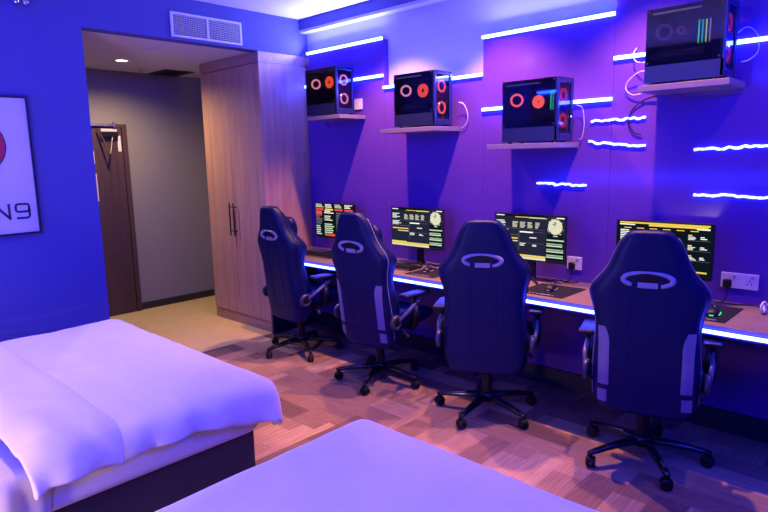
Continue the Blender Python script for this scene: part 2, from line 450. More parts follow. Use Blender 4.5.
# ------------------------------------------------------------------ LED strips on the computer wall
def led(name, x0, x1, z, label, zh=.011, y=-.0125, m='led', group='straight light strips on the wall panels'):
    t = thing(name, label, 'light strip', ((x0+x1)/2, y, z), 0, group)
    L = (x1-x0)/2
    bm = BM(); box(bm, -L, L, -.008, .008, -zh*.9, zh*.9); obj('diffuser', bm, M[m], t)
    bm = BM(); box(bm, -L, L, .0085, .0115, -zh, zh); obj('backing_profile', bm, M['metal'], t)
    return t
led('mounted_light_strip', .075, 1.027, 2.553, 'straight blue light strip along the top edge of the panel above the leftmost computer')
led('mounted_light_strip', .03, 1.028, 2.262, 'straight blue light strip passing behind the leftmost computer tower')
led('mounted_light_strip', 1.033, 1.998, 2.165, 'straight blue light strip passing behind the second computer tower from the wardrobe')
led('mounted_light_strip', 2.001, 2.942, 2.416, 'long blue light strip along the panel top above the third computer tower')
led('mounted_light_strip', 2.001, 2.942, 1.922, 'straight blue light strip passing behind the third computer tower from the wardrobe')
led('mounted_light_strip', 2.948, 3.94, 2.158, 'straight blue light strip passing behind the rightmost computer tower')
t = led('desk_light_strip', .03, 5.2, .731, 'long blue light strip along the front edge of the desk', zh=.0085, y=-.5695, m='leddesk', group=None)
# wavy reflections of strips in the glossy panels, built as glowing tubes
def wavy_reflection(x0, z0, x1, z1, seed, label):
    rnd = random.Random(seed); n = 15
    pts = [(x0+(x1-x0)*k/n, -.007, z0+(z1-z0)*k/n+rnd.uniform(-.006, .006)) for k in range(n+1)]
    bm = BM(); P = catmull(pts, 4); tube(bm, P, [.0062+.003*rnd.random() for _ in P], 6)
    tag(obj('strip_reflection', bm, M['ledreflect'], smooth=True), label, 'light strip', 'short wavy strip reflections')
wavy_reflection(2.815, 1.795, 3.148, 1.800, 1, 'short wavy glowing strip reflection below the rightmost computer, upper of the two beside its cable')
wavy_reflection(2.805, 1.668, 3.155, 1.632, 2, 'short wavy glowing strip reflection sagging rightward, lower of the two right of the third computer tower')
wavy_reflection(3.424, 1.608, 3.80, 1.617, 3, 'short wavy glowing strip reflection at the photo edge just below the rightmost computer shelf')
wavy_reflection(3.436, 1.357, 3.81, 1.349, 4, 'short wavy glowing strip reflection at the photo edge above the rightmost monitor')
wavy_reflection(2.445, 1.404, 2.796, 1.396, 5, 'short wavy glowing strip reflection above the monitor with the globe picture and wall socket beside it')

# ------------------------------------------------------------------ floating shelves and computer towers
SH = [(.386, .806, 1.958), (1.263, 1.80, 1.812), (2.236, 2.736, 1.668), (3.205, 3.655, 1.952)]
WHO = ['under the leftmost computer tower', 'under the second computer tower from the wardrobe', 'under the third computer tower from the wardrobe', 'under the rightmost computer tower']
for (x0, x1, z), w in zip(SH, WHO):
    bm = BM(); box(bm, x0, x1, -.30, -.001, z-.032, z)
    tag(obj('floating_shelf', bm, M['shelf'], bevel=.002), 'plain laminate floating shelf ' + w, 'shelf', 'floating shelves')

def fan_ring(bm, c, r, axis, w=.016, mi=0):
    lathe(bm, [(r-w, -.004), (r, -.004), (r, .004), (r-w, .004), (r-w, -.004)], c, axis, 28, mi)

def tower(loc, label, k):
    """mini tower: glazed side faces the room (-Y), front with two fans faces +X. Origin: bottom centre."""
    t = thing('computer_tower', label, 'computer', loc, 0, 'computer towers on the shelves')
    L, D, H = .195, .10, .39; sh = .10
    bm = BM(); w = .004; z0 = .012
    box(bm, -L, L, D-w, D, z0, H)                 # back skin
    box(bm, -L, -L+w, -D+.004, D-w, z0, H)        # rear
    box(bm, -L, L, -D+.004, D, H-w, H+.0)         # top
    box(bm, -L, L, -D+.004, D, z0, z0+w)          # bottom
    box(bm, L-.03, L-.026, -D+.004, D-w, z0, H)   # inner front wall
    obj('case_shell', bm, M['casem'], t)
    bm = BM(); box(bm, -L+w, L-.03, -D+.012, D-.02, z0+w, sh); box(bm, -L, L-.004, -D, -D+.0045, z0, sh); obj('lower_shroud', bm, M['casem'], t)
    bm = BM(); box(bm, -L, L-.012, -D-.001, -D+.003, sh+.001, H-.001); g = obj('side_glass', bm, M['glass'], t)
    for zz in (sh+.014, H-.014):
        for xx in (-L+.014, L-.028):
            bm = BM(); lathe(bm, [(.004,0),(.004,.004),(0,.004)], (xx,-D-.001,zz), (0,-1,0), 10); obj('thumbscrew', bm, M['greyplastic'], g)
    bm = BM()                                      # front frame with an opening for two fans
    box(bm, L-.025, L, -D, -D+.026, z0, H); box(bm, L-.025, L, D-.022, D, z0, H)
    box(bm, L-.025, L, -D+.026, D-.022, H-.03, H); box(bm, L-.025, L, -D+.026, D-.022, z0, .055)
    f = obj('front_frame', bm, M['casefront'], t, bevel=.006)
    bm = BM(); box(bm, L-.012, L-.008, -D+.0265, D-.0225, .0555, H-.0305); obj('front_mesh', bm, M['glass'], f)
    bm = BM(); box(bm, L-.0255, L-.023, -D+.0265, D-.0225, .0555, H-.0305); obj('fan_backing', bm, M['black'], f)
    for i, zz in enumerate((.135, .285)):
        bm = BM(); fan_ring(bm, (L-.018, .002, zz), .044, (1,0,0), .012 if k in (1,2) else .018)
        fo = obj('front_fan', bm, M[{1: 'fan_white', 2: 'fan_red', 3: 'vent_red', 4: 'vent_red'}[k]], t)
        bm = BM()
        for q in range(7):
            a = 2*PI*q/7; b2 = a+.45
            vs = [bm.verts.new((L-.019, .002+rr*math.cos(an), zz+rr*math.sin(an))) for rr, an in ((.012,a),(.031,a),(.031,b2),(.012,b2))]
            vb = [bm.verts.new((L-.0225, v.co.y, v.co.z)) for v in vs]
            bm.faces.new(vs); bm.faces.new(vb[::-1])
            for j in range(4): bm.faces.new((vs[j], vs[(j+1) % 4], vb[(j+1) % 4], vb[j]))
        lathe(bm, [(.014,-.004),(.014,.003),(0,.003)], (L-.019,.002,zz), (1,0,0), 14)
        obj('fan_blades', bm, M['black'], fo)
    # interior
    bm = BM(); box(bm, -L+.03, L-.07, D-.032, D-.022, sh+.02, H-.03); mb = obj('motherboard', bm, M['gpu'], t)
    bm = BM(); box(bm, -L+.012, L-.11, -D+.055, D-.034, sh+.035, sh+.075); obj('graphics_card', bm, M['black'], t, bevel=.003)
    bm = BM(); box(bm, -L+.05, L-.14, -D+.0535, -D+.0545, sh+.048, sh+.062); obj('card_badge', bm, M['greyplastic'], mb)
    ring = {1: 'fan_white', 2: 'fan_white', 3: 'fan_red', 4: 'fan_dim'}[k]
    cool = {1: 'fan_orange', 2: 'fan_orange', 3: 'fan_red', 4: 'fan_dim'}[k]
    cx, cz = (.055, .275) if k == 1 else ((.045, .262) if k == 2 else ((.035, .255) if k == 3 else (-.035, .27)))
    bm = BM(); c = (-L+.075, -D+.052, .275)
    fan_ring(bm, c, .042, (.6,-1,0), .013); obj('rear_fan', bm, M[ring], t)
    bm = BM(); lathe(bm, [(.03,0),(.03,.05),(.028,.052),(0,.052)], (cx, D-.034, cz), (0,-1,0), 24); co = obj('cpu_cooler', bm, M['black'], t)
    bm = BM()
    if k == 4: fan_ring(bm, (cx, -D+.05, cz), .022, (0,-1,0), .012)
    else:
        fan_ring(bm, (cx, -D+.05, cz), .048 if k < 3 else .04, (0,-1,0), .033)
    obj('cooler_glow', bm, M[cool], co)
    rams = {1: [('fan_red', .125)], 2: [('ram_w', .105), ('ram_w', .128)], 3: [('ram_g', .082), ('ram_c', .098), ('ram_p', .114)],
            4: [('ram_g', .03), ('ram_c', .048), ('ram_y', .066), ('ram_p', .084)]}[k]
    for mn, xx in rams:
        bm = BM(); box(bm, xx-.0032, xx+.0032, D-.075, D-.04, .205, .325 if k != 1 else .30)
        r = obj('memory_stick', bm, M['black'], t)
        bm = BM(); box(bm, xx-.003, xx+.003, D-.081, D-.0755, .207, .323 if k != 1 else .298); obj('memory_light', bm, M[mn], r)
    bm = BM(); box(bm, -L+.03, L-.12, -D-.0022, -D-.0012, H-.032, H-.022); obj('glass_badge', bm, M['casem'], g)
    for xx in (-L+.04, L-.05):
        for yy in (-D+.03, D-.03):
            bm = BM(); lathe(bm, [(.014,0),(.014,.0115),(.012,.0118)], (xx,yy,0), n=12); obj('foot', bm, M['black'], t)
    bm = BM(); lathe(bm, [(.004,0),(.004,.003),(0,.003)], (L+.0002,-.05 if k != 3 else .07,.16), (1,0,0), 10); obj('power_light', bm, M['led_white'], f)
    return t
TW = [((.555, -.175, 1.9582), 'black computer tower with orange and pink fan rings on the shelf nearest the wardrobe'),
      ((1.585, -.175, 1.8122), 'black computer tower with two pale memory bars, second along from the wardrobe'),
      ((2.532, -.175, 1.6682), 'blue-lit computer tower on the lowest shelf with green memory light'),
      ((3.425, -.175, 1.9522), 'dark computer tower with green and violet memory lights at the photo top edge')]
for i, (l, lab) in enumerate(TW): tower(l, lab, i+1)

def cable(name, pts, r, m, label, cat='cable', group=None, n=7):
    bm = BM(); tube(bm, catmull(pts, n), r, 7)
    return tag(obj(name, bm, M[m], smooth=True), label, cat, group)
cable('white_cord', [(1.83,-.06,1.985),(1.86,-.04,1.97),(1.885,-.03,1.91),(1.88,-.02,1.85),(1.85,-.02,1.815),(1.815,-.015,1.80)], .0028, 'whiteplastic', 'white cable curling down beside the second computer tower from the wardrobe')
cable('white_cord', [(3.215,-.09,2.10),(3.10,-.05,2.115),(3.07,-.03,2.165),(3.08,-.012,2.20)], .0028, 'whiteplastic', 'white cable end rising from the rear of the rightmost computer tower')
cable('looped_cord', [(3.225,-.075,2.03),(3.13,-.05,2.06),(3.05,-.03,2.02),(3.03,-.02,1.97),(3.07,-.02,1.935),(3.13,-.03,1.94),(3.18,-.05,1.965),(3.225,-.07,2.0)], .0028, 'whiteplastic', 'white cable loop left of the rightmost computer tower')
cable('dangling_cord', [(3.20,-.02,1.915),(3.14,-.012,1.90),(3.07,-.01,1.85),(3.05,-.01,1.78),(3.08,-.01,1.72),(3.13,-.01,1.70)], .004, 'black', 'thin black cable drooping below the rightmost shelf')
cable('arched_cord', [(3.625,-.10,2.19),(3.66,-.06,2.22),(3.70,-.03,2.18),(3.705,-.02,2.10),(3.67,-.03,2.06),(3.64,-.06,2.05)], .0024, 'whiteplastic', 'pale cable arching at the right side of the rightmost computer tower')
cable('side_cord', [(2.735,-.06,1.90),(2.765,-.03,1.88),(2.775,-.02,1.79),(2.765,-.02,1.70),(2.742,-.015,1.69)], .002, 'whiteplastic', 'pale thin cable right of the computer tower on the lowest shelf')
cable('rear_cord', [(.352,-.2,2.03),(.325,-.16,2.02),(.315,-.1,1.98),(.33,-.05,1.93),(.35,-.02,1.88)], .004, 'black', 'thin black cable at the wardrobe side of the leftmost computer tower')

# ------------------------------------------------------------------ the desk
t = thing('desk', 'long wood-topped desk running along the computer wall', 'desk', (0, 0, 0))
bm = BM(); box(bm, .012, 5.25, -.558, -.001, .742, .762); obj('desktop', bm, M['desk'], t, bevel=.002)
bm = BM(); box(bm, .012, 5.25, -.557, -.540, .708, .7415); obj('front_rail', bm, M['casem'], t)
for x in (.02, 2.05, 4.0, 5.2):
    bm = BM(); box(bm, x, x+.025, -.20 if .1 < x < 5 else -.52, -.016, .001, .7415); obj('leg', bm, M['casem'], t)
DZ = .7622
# monitors
def screen(bm, W, H, rects):
    for i, (u0, v0, u1, v1, mi) in enumerate(rects):
        y = -.0006-.0002*(0 if i == 0 else 1+i % 3)
        vs = [bm.verts.new(p) for p in ((-W+2*W*u0, y, -H+2*H*v0), (-W+2*W*u1, y, -H+2*H*v0), (-W+2*W*u1, y, -H+2*H*v1), (-W+2*W*u0, y, -H+2*H*v1))]
        bm.faces.new(vs).material_index = mi
SM = ['s_bg', 's_dark', 's_yel', 's_pale', 's_white', 's_grey', 's_red', 's_green']
def lines(rnd, u0, u1, v0, v1, n, mi, fill=.55, lo=.55):
    out = []; st = (v1-v0)/n
    for k in range(n):
        v = v1-(k+1)*st
        out.append((u0, v+st*(1-fill), u0+(u1-u0)*rnd.uniform(lo, 1), v+st, mi))
    return out
def screen_rects(k):
    rnd = random.Random(k*11)
    if k == 1:
        r = [(0,0,1,1,1)]
        for j in range(4):
            r += lines(rnd, .02+j*.245, .23+j*.245, .87, .985, 3, 4 if j % 2 else 3)
            r.append((.02+j*.245, .80, .22+j*.245, .855, 6 if j in (0,2,3) else 2))
        r += [(.02,.66,.18,.78,6)] + lines(rnd, .24, .5, .69, .79, 2, 4)
        r += lines(rnd, .02, .19, .36, .64, 6, 5) + lines(rnd, .24, .5, .47, .64, 3, 3)
        r += lines(rnd, .02, .2, .03, .33, 5, 7) + lines(rnd, .24, .5, .03, .4, 6, 7) + [(.25,.03,.5,.10,6)]
        r += lines(rnd, .54, .97, .1, .75, 9, 5)
        return r
    if k == 4:
        r = [(0,0,1,1,1),(.03,.955,.97,.985,2),(.35,.915,.95,.953,2),(.03,.92,.2,.945,4),(.84,.895,.97,.925,4)]
        for j in range(6): r.append((.08+j*.14,.86,.16+j*.14,.875,2))
        r += lines(rnd, .04, .17, .62, .83, 6, 4) + lines(rnd, .04, .2, .2, .5, 7, 5)
        for j in range(3):
            v = .76-j*.19
            r += [(.76,v-.07,.98,v-.065,5),(.76,v+.015,.80,v+.04,2)] + lines(rnd, .76, .85, v-.06, v+.005, 3, 4) + lines(rnd, .88, .95, v-.05, v+.01, 2, 4)
        r += [(.82,.09,.96,.12,2)]
        return r
    r = [(0,0,1,1,0),(0,.955,.75,1,1),(.02,.965,.14,.985,4),(.3,.94,.72,.97,2),(.5,.93,.75,.945,3)]
    r += lines(rnd, .02, .17, .72, .86, 5, 4)
    for j in range(4): r += lines(rnd, .26+j*.11, .345+j*.11-(.02 if j == 3 else 0), .70, .84, 6, 3)
    r += lines(rnd, .02, .2, .55, .66, 4, 4) + [(.0,.53,.36,.54,5),(.36,.62,.72,.625,5),(.36,.37,.72,.375,5),(.355,.2,.36,.65,5),(.0,.68,.72,.684,5)]
    r += [(.37,.60,.56,.63,4),(.51,.485,.61,.505,4),(.02,.445,.34,.475,2),(.13,.385,.34,.41,3)]
    r += lines(rnd, .37, .47, .29, .36, 3, 4) + lines(rnd, .55, .64, .29, .34, 2, 4)
    r += [(0,.06,.74,.10,2),(0,.0,.74,.055,3),(.0,.10,.3,.12,2)]
    r += [(.74,.02,.99,.5,1)] + lines(random.Random(2), .75, .985, .03, .49, 11, 7, .7, .9) + [(.76,.50,.98,.60,1),(.84,.56,.9,.58,3)]
    r += [(.88,.95,.985,.975,4)]
    return r
def monitor(x, label, k, y=-.17, rz=0.):
    t = thing('monitor', label, 'monitor', (x, y, DZ), rz, 'computer monitors on the desk')
    W, H, zc = .266, .156, .292
    bm = BM(); box(bm, -W, W, 0, .012, zc-H, zc+H); box(bm, -.16, .16, .012, .035, zc-.10, zc+.08); obj('casing', bm, M['black'], t, bevel=.003)
    bm = BM(); screen(bm, W-.006, H-.008, screen_rects(k))
    if k in (2, 3):
        lathe(bm, [(0,.0014),(.05,.0014)], ((W-.006)*(2*.865-1), 0, (H-.008)*(2*.77-1)), (0,-1,0), 28, 3)
        rnd = random.Random(3)
        for _ in range(46):
            a = rnd.uniform(0, 2*PI); q = .058*math.sqrt(rnd.random()); s = rnd.uniform(.002, .006)
            cx, cz = (W-.006)*.73+q*math.cos(a), (H-.008)*.54+q*math.sin(a)
            vs = [bm.verts.new(p) for p in ((cx-s,-.0016-.0001*(_%4),cz-s*.6),(cx+s,-.0016-.0001*(_%4),cz-s*.6),(cx+s,-.0016-.0001*(_%4),cz+s*.6),(cx-s,-.0016-.0001*(_%4),cz+s*.6))]
            bm.faces.new(vs).material_index = rnd.choice((2,4,7,5))
    s = obj('screen', bm, [M[n] for n in SM], t); s.location = (0, 0, zc+.002)
    bm = BM(); box(bm, -.03, .03, .036, .052, .01, zc); obj('stand_neck', bm, M['black'], t, bevel=.004)
    bm = BM(); tube(bm, [(0,.045,.02),(-.11,-.075,.008)], [.012,.007], 8); tube(bm, [(0,.045,.02),(.11,-.075,.008)], [.012,.007], 8); tube(bm, [(0,.04,.02),(0,.10,.008)], [.012,.007], 8)
    obj('stand_base', bm, M['black'], t)
MX = [.555, 1.505, 2.485, 3.335]
monitor(MX[0], 'black monitor showing a red and white tiled screen beside the wardrobe', 1)
monitor(MX[1], 'black monitor with yellow-banded screen and no wall socket beside it, second along from the wardrobe', 2)
monitor(MX[2], 'black monitor with yellow-banded screen standing next to a white wall socket', 3)
monitor(MX[3], 'black monitor with mostly dark screen behind the rightmost chair', 4)

def keyboard(x, y, rz, label):
    t = thing('keyboard', label, 'keyboard', (x, y, DZ), rz, 'keyboards on the desk')
    bm = BM(); box(bm, -.22, .22, -.068, .068, .002, .018); obj('keyboard_case', bm, M['black'], t, bevel=.004)
    bm = BM()
    for i in range(21):
        for j in range(6):
            box(bm, -.21+i*.02, -.193+i*.02, -.06+j*.02, -.043+j*.02, .0185, .026)
    obj('keys', bm, M['black'], t)
    bm = BM(); box(bm, -.22, .22, -.0705, -.0685, .006, .010); obj('edge_trim', bm, M['ring'], t)
keyboard(.50, -.335, 0, 'slim black keyboard in front of the red and white screen')
keyboard(1.41, -.335, 0, 'black keyboard in front of the second monitor from the wardrobe')

def mouse(x, y, rz, label, m='black', glow='ring'):
    t = thing('computer_mouse', label, 'mouse', (x, y, DZ+.0035), rz, 'computer mice on the mats')
    rings = []
    for q, w, h in ((-.06,.012,.010),(-.055,.024,.022),(-.03,.032,.036),(0,.030,.038),(.03,.029,.03),(.052,.026,.018),(.06,.014,.010)):
        rings.append([Vector((w*math.cos(a), q, max(0, .004+(h-.004)*max(0, math.sin(a))**.8) if math.sin(a) > 0 else .0)) for a in [2*PI*k/16 for k in range(16)]])
    bm = BM(); loft(bm, rings); obj('mouse_shell', bm, M[m], t, smooth=True)
    bm = BM(); lathe(bm, [(.006,-.003),(.0075,0),(.006,.003)], (0,.03,.031), (1,0,0), 12); obj('scroll_wheel', bm, M['ring'], t)
    bm = BM(); tube(bm, [(.033*math.cos(a), .058*math.sin(a)-.002, .0055) for a in [2*PI*k/24 for k in range(24)]], .0035, 6, True); obj('glow_strip', bm, M[glow], t)
    cable_pts = [(0,.062,.006),(.005,.09,.004),(-.02,.14,.004),(-.05,.19,.004),(-.05,.22,.004)]
    bm = BM(); tube(bm, catmull(cable_pts, 5), .002, 6); obj('mouse_cable', bm, M['black'], t, smooth=True)
def mat_pad(x0, x1, y0, y1, label):
    t = thing('mouse_mat', label, 'mouse mat', ((x0+x1)/2, (y0+y1)/2, DZ), 0, 'mouse mats on the desk')
    L, D = (x1-x0)/2, (y1-y0)/2
    bm = BM(); cushion(bm, -L, L, -D, D, 0, .003, .0012); obj('mat_cloth', bm, M['matcloth'], t)
    bm = BM(); rnd = random.Random(5); x = -L+.05
    while x < L*.55:
        w = rnd.uniform(.006, .014); box(bm, x, x+w, -D+.02, -D+.032, .0031, .0034); x += w+rnd.choice((.003, .003, .012))
    obj('mat_print', bm, M['matprint'], t)
mat_pad(1.66, 1.93, -.50, -.19, 'dark mouse mat right of the second keyboard from the wardrobe')
mat_pad(2.60, 2.905, -.505, -.185, 'dark mouse mat with faint lettering in front of the wall socket by the third monitor')
mat_pad(3.52, 3.755, -.49, -.13, 'dark mouse mat under the green-lit mouse at the right')
mouse(1.745, -.32, .2, 'black mouse on the mat in front of the second monitor from the wardrobe')
mouse(2.745, -.335, .15, 'black mouse with pale rim on the lettered mat by the wall socket')
mouse(3.665, -.345, .1, 'black mouse with glowing green rim at the rightmost station', glow='green')

def socket(x, z, w, h, label, plugx):
    t = thing('wall_socket', label, 'wall socket', (x, -.001, z), 0, 'wall sockets above the desk')
    bm = BM(); box(bm, -w, w, -.010, 0, -h, h); obj('faceplate', bm, M['whiteplastic'], t, bevel=.003)
    bm = BM()
    for s in ([0] if w < .06 else [-.045, .045]):
        box(bm, s+.012, s+.026, -.013, -.0101, .016, .03)
    obj('rocker_switch', bm, M['ring'], t)
    for s in ([.012] if w < .06 else [.05]):
        bm = BM()
        for a, b in ((0, .004), (-.010, -.012), (.010, -.012)): box(bm, s+a-.0025, s+a+.0025, -.0108, -.0102, b-.005, b+.005)
        if w > .06: obj('socket_holes', bm, M['dark'], t)
        else: bm.free()
    p = thing('power_plug', 'black plug in ' + plugx, 'plug', (x+(0.0 if w < .06 else -.05), -.0112, z-.012), 0, 'plugs in the wall sockets')
    bm = BM(); cushion(bm, -.022, .022, -.024, .024, -.022, 0, .008)
    o = obj('plug_body', bm, M['black'], p, smooth=True); o.rotation_euler = (R(-90), 0, 0); o.location = (0, -.023, 0)
    bm = BM(); tube(bm, catmull([(0,-.03,-.015),(.002,-.04,-.04),(0,-.04,-.075),(-.02,-.05,z*0-.0-(z-.012-DZ)+.006),(-.10,-.035,-(z-.012-DZ)+.005),(-.2,-.04,-(z-.012-DZ)+.005)], 5), .0035, 6)
    obj('plug_cord', bm, M['black'], p, smooth=True)
socket(2.733, .885, .052, .043, 'white single wall socket with black plug beside the third monitor', 'the single wall socket by the third monitor')
socket(3.697, .887, .092, .043, 'white double wall socket right of the rightmost monitor', 'the double wall socket right of the rightmost monitor')
bm = BM(); box(bm, -.06, .06, -.010, 0, -.045, .045)
tag(obj('wall_plate', bm, M['whiteplastic'], bevel=.003, loc=(.715, -.001, 2.055)), 'white wall plate peeping out right of the leftmost computer tower', 'wall plate')
# monitor and power cables lying on the desk
cable('desk_cable', [(2.44,-.10,DZ+.006),(2.52,-.06,DZ+.006),(2.60,-.10,DZ+.006),(2.66,-.05,DZ+.006),(2.72,-.09,DZ+.006),(2.78,-.04,DZ+.006)], .004, 'black', 'tangled black cable on the desk beneath the third monitor', group='cables on the desk')
cable('desk_cable', [(1.58,-.08,DZ+.006),(1.64,-.12,DZ+.006),(1.72,-.06,DZ+.006),(1.80,-.10,DZ+.006),(1.90,-.05,DZ+.006)], .004, 'black', 'black cable on the desk right of the second monitor stand', group='cables on the desk')
cable('desk_cable', [(3.62,-.06,DZ+.006),(3.70,-.07,DZ+.006),(3.78,-.04,DZ+.006),(3.86,-.06,DZ+.006),(3.95,-.03,DZ+.006)], .004, 'black', 'black cable on the desk under the double wall socket', group='cables on the desk')
t = thing('headset', 'pale headset lying on the desk at the right photo edge', 'headset', (3.93, -.15, DZ), 0)
bm = BM(); tube(bm, catmull([(-.075,-.02,.02),(-.085,.03,.03),(-.05,.08,.03),(0,.10,.028),(.05,.08,.03),(.085,.03,.03),(.075,-.02,.02)], 5), .009, 8); obj('headband', bm, M['whiteplastic'], t, smooth=True)
for s in (-1, 1):
    bm = BM(); fan_ring(bm, (s*.075,-.035,.035), .034, (1,.2*s,.0), .016); obj('ear_cushion', bm, M['whiteplastic'], t, smooth=True)

# ------------------------------------------------------------------ gaming chairs
BACKW = [(.365,.205),(.40,.232),(.46,.238),(.60,.238),(.72,.229),(.80,.226),(.88,.238),(.93,.255),(.97,.260),(1.01,.235),(1.055,.195),(1.10,.168),(1.145,.152),(1.20,.128),(1.235,.105),(1.252,.082)]
BOLST = [(.365,.09),(.46,.15),(.60,.165),(.72,.15),(.80,.135),(.88,.15),(.93,.17),(.97,.165),(1.01,.14),(1.055,.12),(1.10,.105),(1.145,.10),(1.20,.09),(1.252,.05)]
def interp(tab, z):
    if z <= tab[0][0]: return tab[0][1]
    for (a, u), (b, v) in zip(tab, tab[1:]):
        if z <= b:
            s = (z-a)/(b-a); return u+(v-u)*s
    return tab[-1][1]
def sm(tab, z, e=.02): return sum(interp(tab, z+k*e/2) for k in (-2,-1,0,1,2))/5
def rear_y(z): return -.12-.135*z
def section(z):
    w = sm(BACKW, z); b = sm(BOLST, z); y0 = rear_y(z)
    half = [(0,0),(.45,0),(.74,.004),(.92,.022),(1.0,.06)]
    pts = [(x*w, y) for x, y in half]+[(w*1.0, b*.75),(w*.94, b),(w*.80, b*.98),(w*.66, .085),(w*.34,.075),(0,.075)]
    full = [Vector((x, y0+y, z)) for x, y in pts]+[Vector((-x, y0+y, z)) for x, y in pts[-2:0:-1]]
    return catmull(full, 4, True)
def rear_point(x, z, off=.004):
    w = sm(BACKW, z); u = abs(x)/w
    tab = [(0,0),(.45,0),(.74,.004),(.92,.022),(1.0,.06)]
    return Vector((x, rear_y(z)+interp(tab, u)-off, z))
def slab(bm, grid, th):
    """thin skin over a grid of surface points, th thick towards -Y"""
    A = [[bm.verts.new(p) for p in row] for row in grid]; B = [[bm.verts.new(p+Vector((0,-th,0))) for p in row] for row in grid]
    n, m = len(A), len(A[0])
    for i in range(n-1):
        for j in range(m-1):
            bm.faces.new((A[i][j],A[i][j+1],A[i+1][j+1],A[i+1][j])); bm.faces.new((B[i][j],B[i+1][j],B[i+1][j+1],B[i][j+1]))
    per = [(0,j) for j in range(m)]+[(i,m-1) for i in range(1,n)]+[(n-1,j) for j in range(m-2,-1,-1)]+[(i,0) for i in range(n-2,0,-1)]
    for (a,b),(c,d) in zip(per, per[1:]+per[:1]): bm.faces.new((A[a][b],A[c][d],B[c][d],B[a][b]))

def chair(loc, yaw, base_rot, label, stripes):
    t = thing('gaming_chair', label, 'chair', (loc[0], loc[1], 0), R(yaw), 'gaming chairs at the desk')
    # five-spoke base and casters
    rot = R(base_rot-yaw)
    bm = BM(); lathe(bm, [(.03,.075),(.048,.08),(.05,.125),(.034,.135)], n=20)
    for k in range(5):
        a = rot+2*PI*k/5; d = Vector((math.cos(a), math.sin(a), 0)); s = Vector((-d.y, d.x, 0)); rings = []
        for q, w, z, h in ((.03,.03,.105,.022),(.12,.026,.102,.02),(.22,.021,.092,.017),(.30,.018,.080,.014),(.325,.012,.076,.010)):
            rings.append([d*q+s*w*math.cos(v)+Vector((0,0,z+h*math.sin(v))) for v in [2*PI*j/10 for j in range(10)]])
        loft(bm, rings)
    base = obj('star_base', bm, M['blackgloss'], t, smooth=True)
    for k in range(5):
        a = rot+2*PI*k/5; c = Vector((.31*math.cos(a), .31*math.sin(a), 0)); ca = a+R(70+23*k)
        ax = Vector((math.cos(ca), math.sin(ca), 0)); bm = BM()
        for s in (-1, 1): lathe(bm, [(0,-.009),(.022,-.009),(.0295,-.004),(.0295,.006),(.024,.009),(0,.009)], c+ax*.014*s+Vector((0,0,.030)), ax, 18)
        lathe(bm, [(.006,.03),(.006,.07)], c, (0,0,1), 8)
        u = Vector((-ax.y, ax.x, 0)); rings = []
        for q in (-1, 1): rings.append([c+ax*.008*q+Vector((0,0,.031))+u*.033*math.cos(v)+Vector((0,0,.033*math.sin(v))) for v in [PI*(j/10)*.9+.15 for j in range(11)]])
        loft(bm, rings)
        cs = obj('caster', bm, M['black'], t, smooth=False)
    for k in (2, 4):
        a = rot+2*PI*k/5; d = Vector((math.cos(a), math.sin(a), 0)); s = Vector((-d.y, d.x, 0)); bm = BM()
        rings = [[d*q+s*.008*math.cos(v)+Vector((0,0,z+.003*math.sin(v))) for v in [2*PI*j/8 for j in range(8)]] for q, z in ((.235,.109),(.285,.100))]
        loft(bm, rings); obj('foot_plate', bm, M['greyplastic'], base, smooth=True)
    bm = BM(); lathe(bm, [(.03,.1355),(.03,.25),(.024,.252),(.024,.38),(.05,.385),(.05,.40)], n=20); obj('gas_column', bm, M['black'], t, smooth=False)
    bm = BM(); box(bm, -.12, .12, -.06, .16, .401, .428); box(bm, -.05, .05, -.09, .07, .385, .4005); me_ = obj('tilt_mechanism', bm, M['black'], t, bevel=.006)
    bm = BM(); tube(bm, [(.11,.0,.412),(.22,.0,.402),(.255,.0,.385)], [.006,.006,.006], 8); lathe(bm, [(0,-.02),(.012,-.018),(.014,.012),(0,.02)], (.262,0,.380), (.55,0,-.85), 12)
    obj('height_lever', bm, M['greyplastic'], me_, smooth=True)
    # seat
    bm = BM(); cushion(bm, -.19, .19, -.135, .31, .429, .525, .04, puff=.008); seat = obj('seat', bm, M['leather'], t, smooth=True)
    for s in (-1, 1):
        rings = []
        for q in range(11):
            y = -.13+.44*q/10; e = 1-.55*max(0, (q-6)/4)**2
            c = Vector((s*.222, y, .482+.012*e))
            rings.append([c+Vector((.048*e*math.cos(v), 0, .062*e*math.sin(v))) for v in [2*PI*j/14 for j in range(14)]])
        bm = BM(); loft(bm, rings); obj('seat_bolster', bm, M['leather'], seat, smooth=True)
    # backrest shell
    zs = [.365+.0125*i for i in range(71)]; zs = [z for z in zs if z < 1.2521]
    rings = []
    for z in zs: rings.append(section(z))
    c0 = section(zs[0]); m0 = sum(c0, Vector())/len(c0); rings.insert(0, [m0+(p-m0)*.86+Vector((0,0,-.012)) for p in c0]); rings.insert(0, [m0+(p-m0)*.4+Vector((0,0,-.015)) for p in c0])
    c1 = section(zs[-1]); m1 = sum(c1, Vector())/len(c1)
    rings.append([m1+(p-m1)*.85+Vector((0,0,.011)) for p in c1]); rings.append([m1+(p-m1)*.45+Vector((0,0,.016)) for p in c1])
    bm = BM(); loft(bm, rings); back = obj('backrest', bm, M['leather'], t, smooth=True)
    back.scale = (1.03, 1, 1.04); back.location = (0, 0, -.064)
    # seams of the back cover
    bm = BM()
    for x in (-.075, .075): tube(bm, [rear_point(x, z, .0005) for z in [.49+.02*i for i in range(24)]], .0022, 6)
    tube(bm, [rear_point(x, .476+.01*abs(x), .0005) for x in [-.22+.02*i for i in range(23)]], .004, 6)
    obj('seam', bm, M['leather'], back)
    # harness slot: pale rim, dark opening, two straps and a pale tab
    def E(a, w, h, off): return rear_point(w*math.cos(a), 1.035+h*math.sin(a), off)
    bm = BM(); n = 30
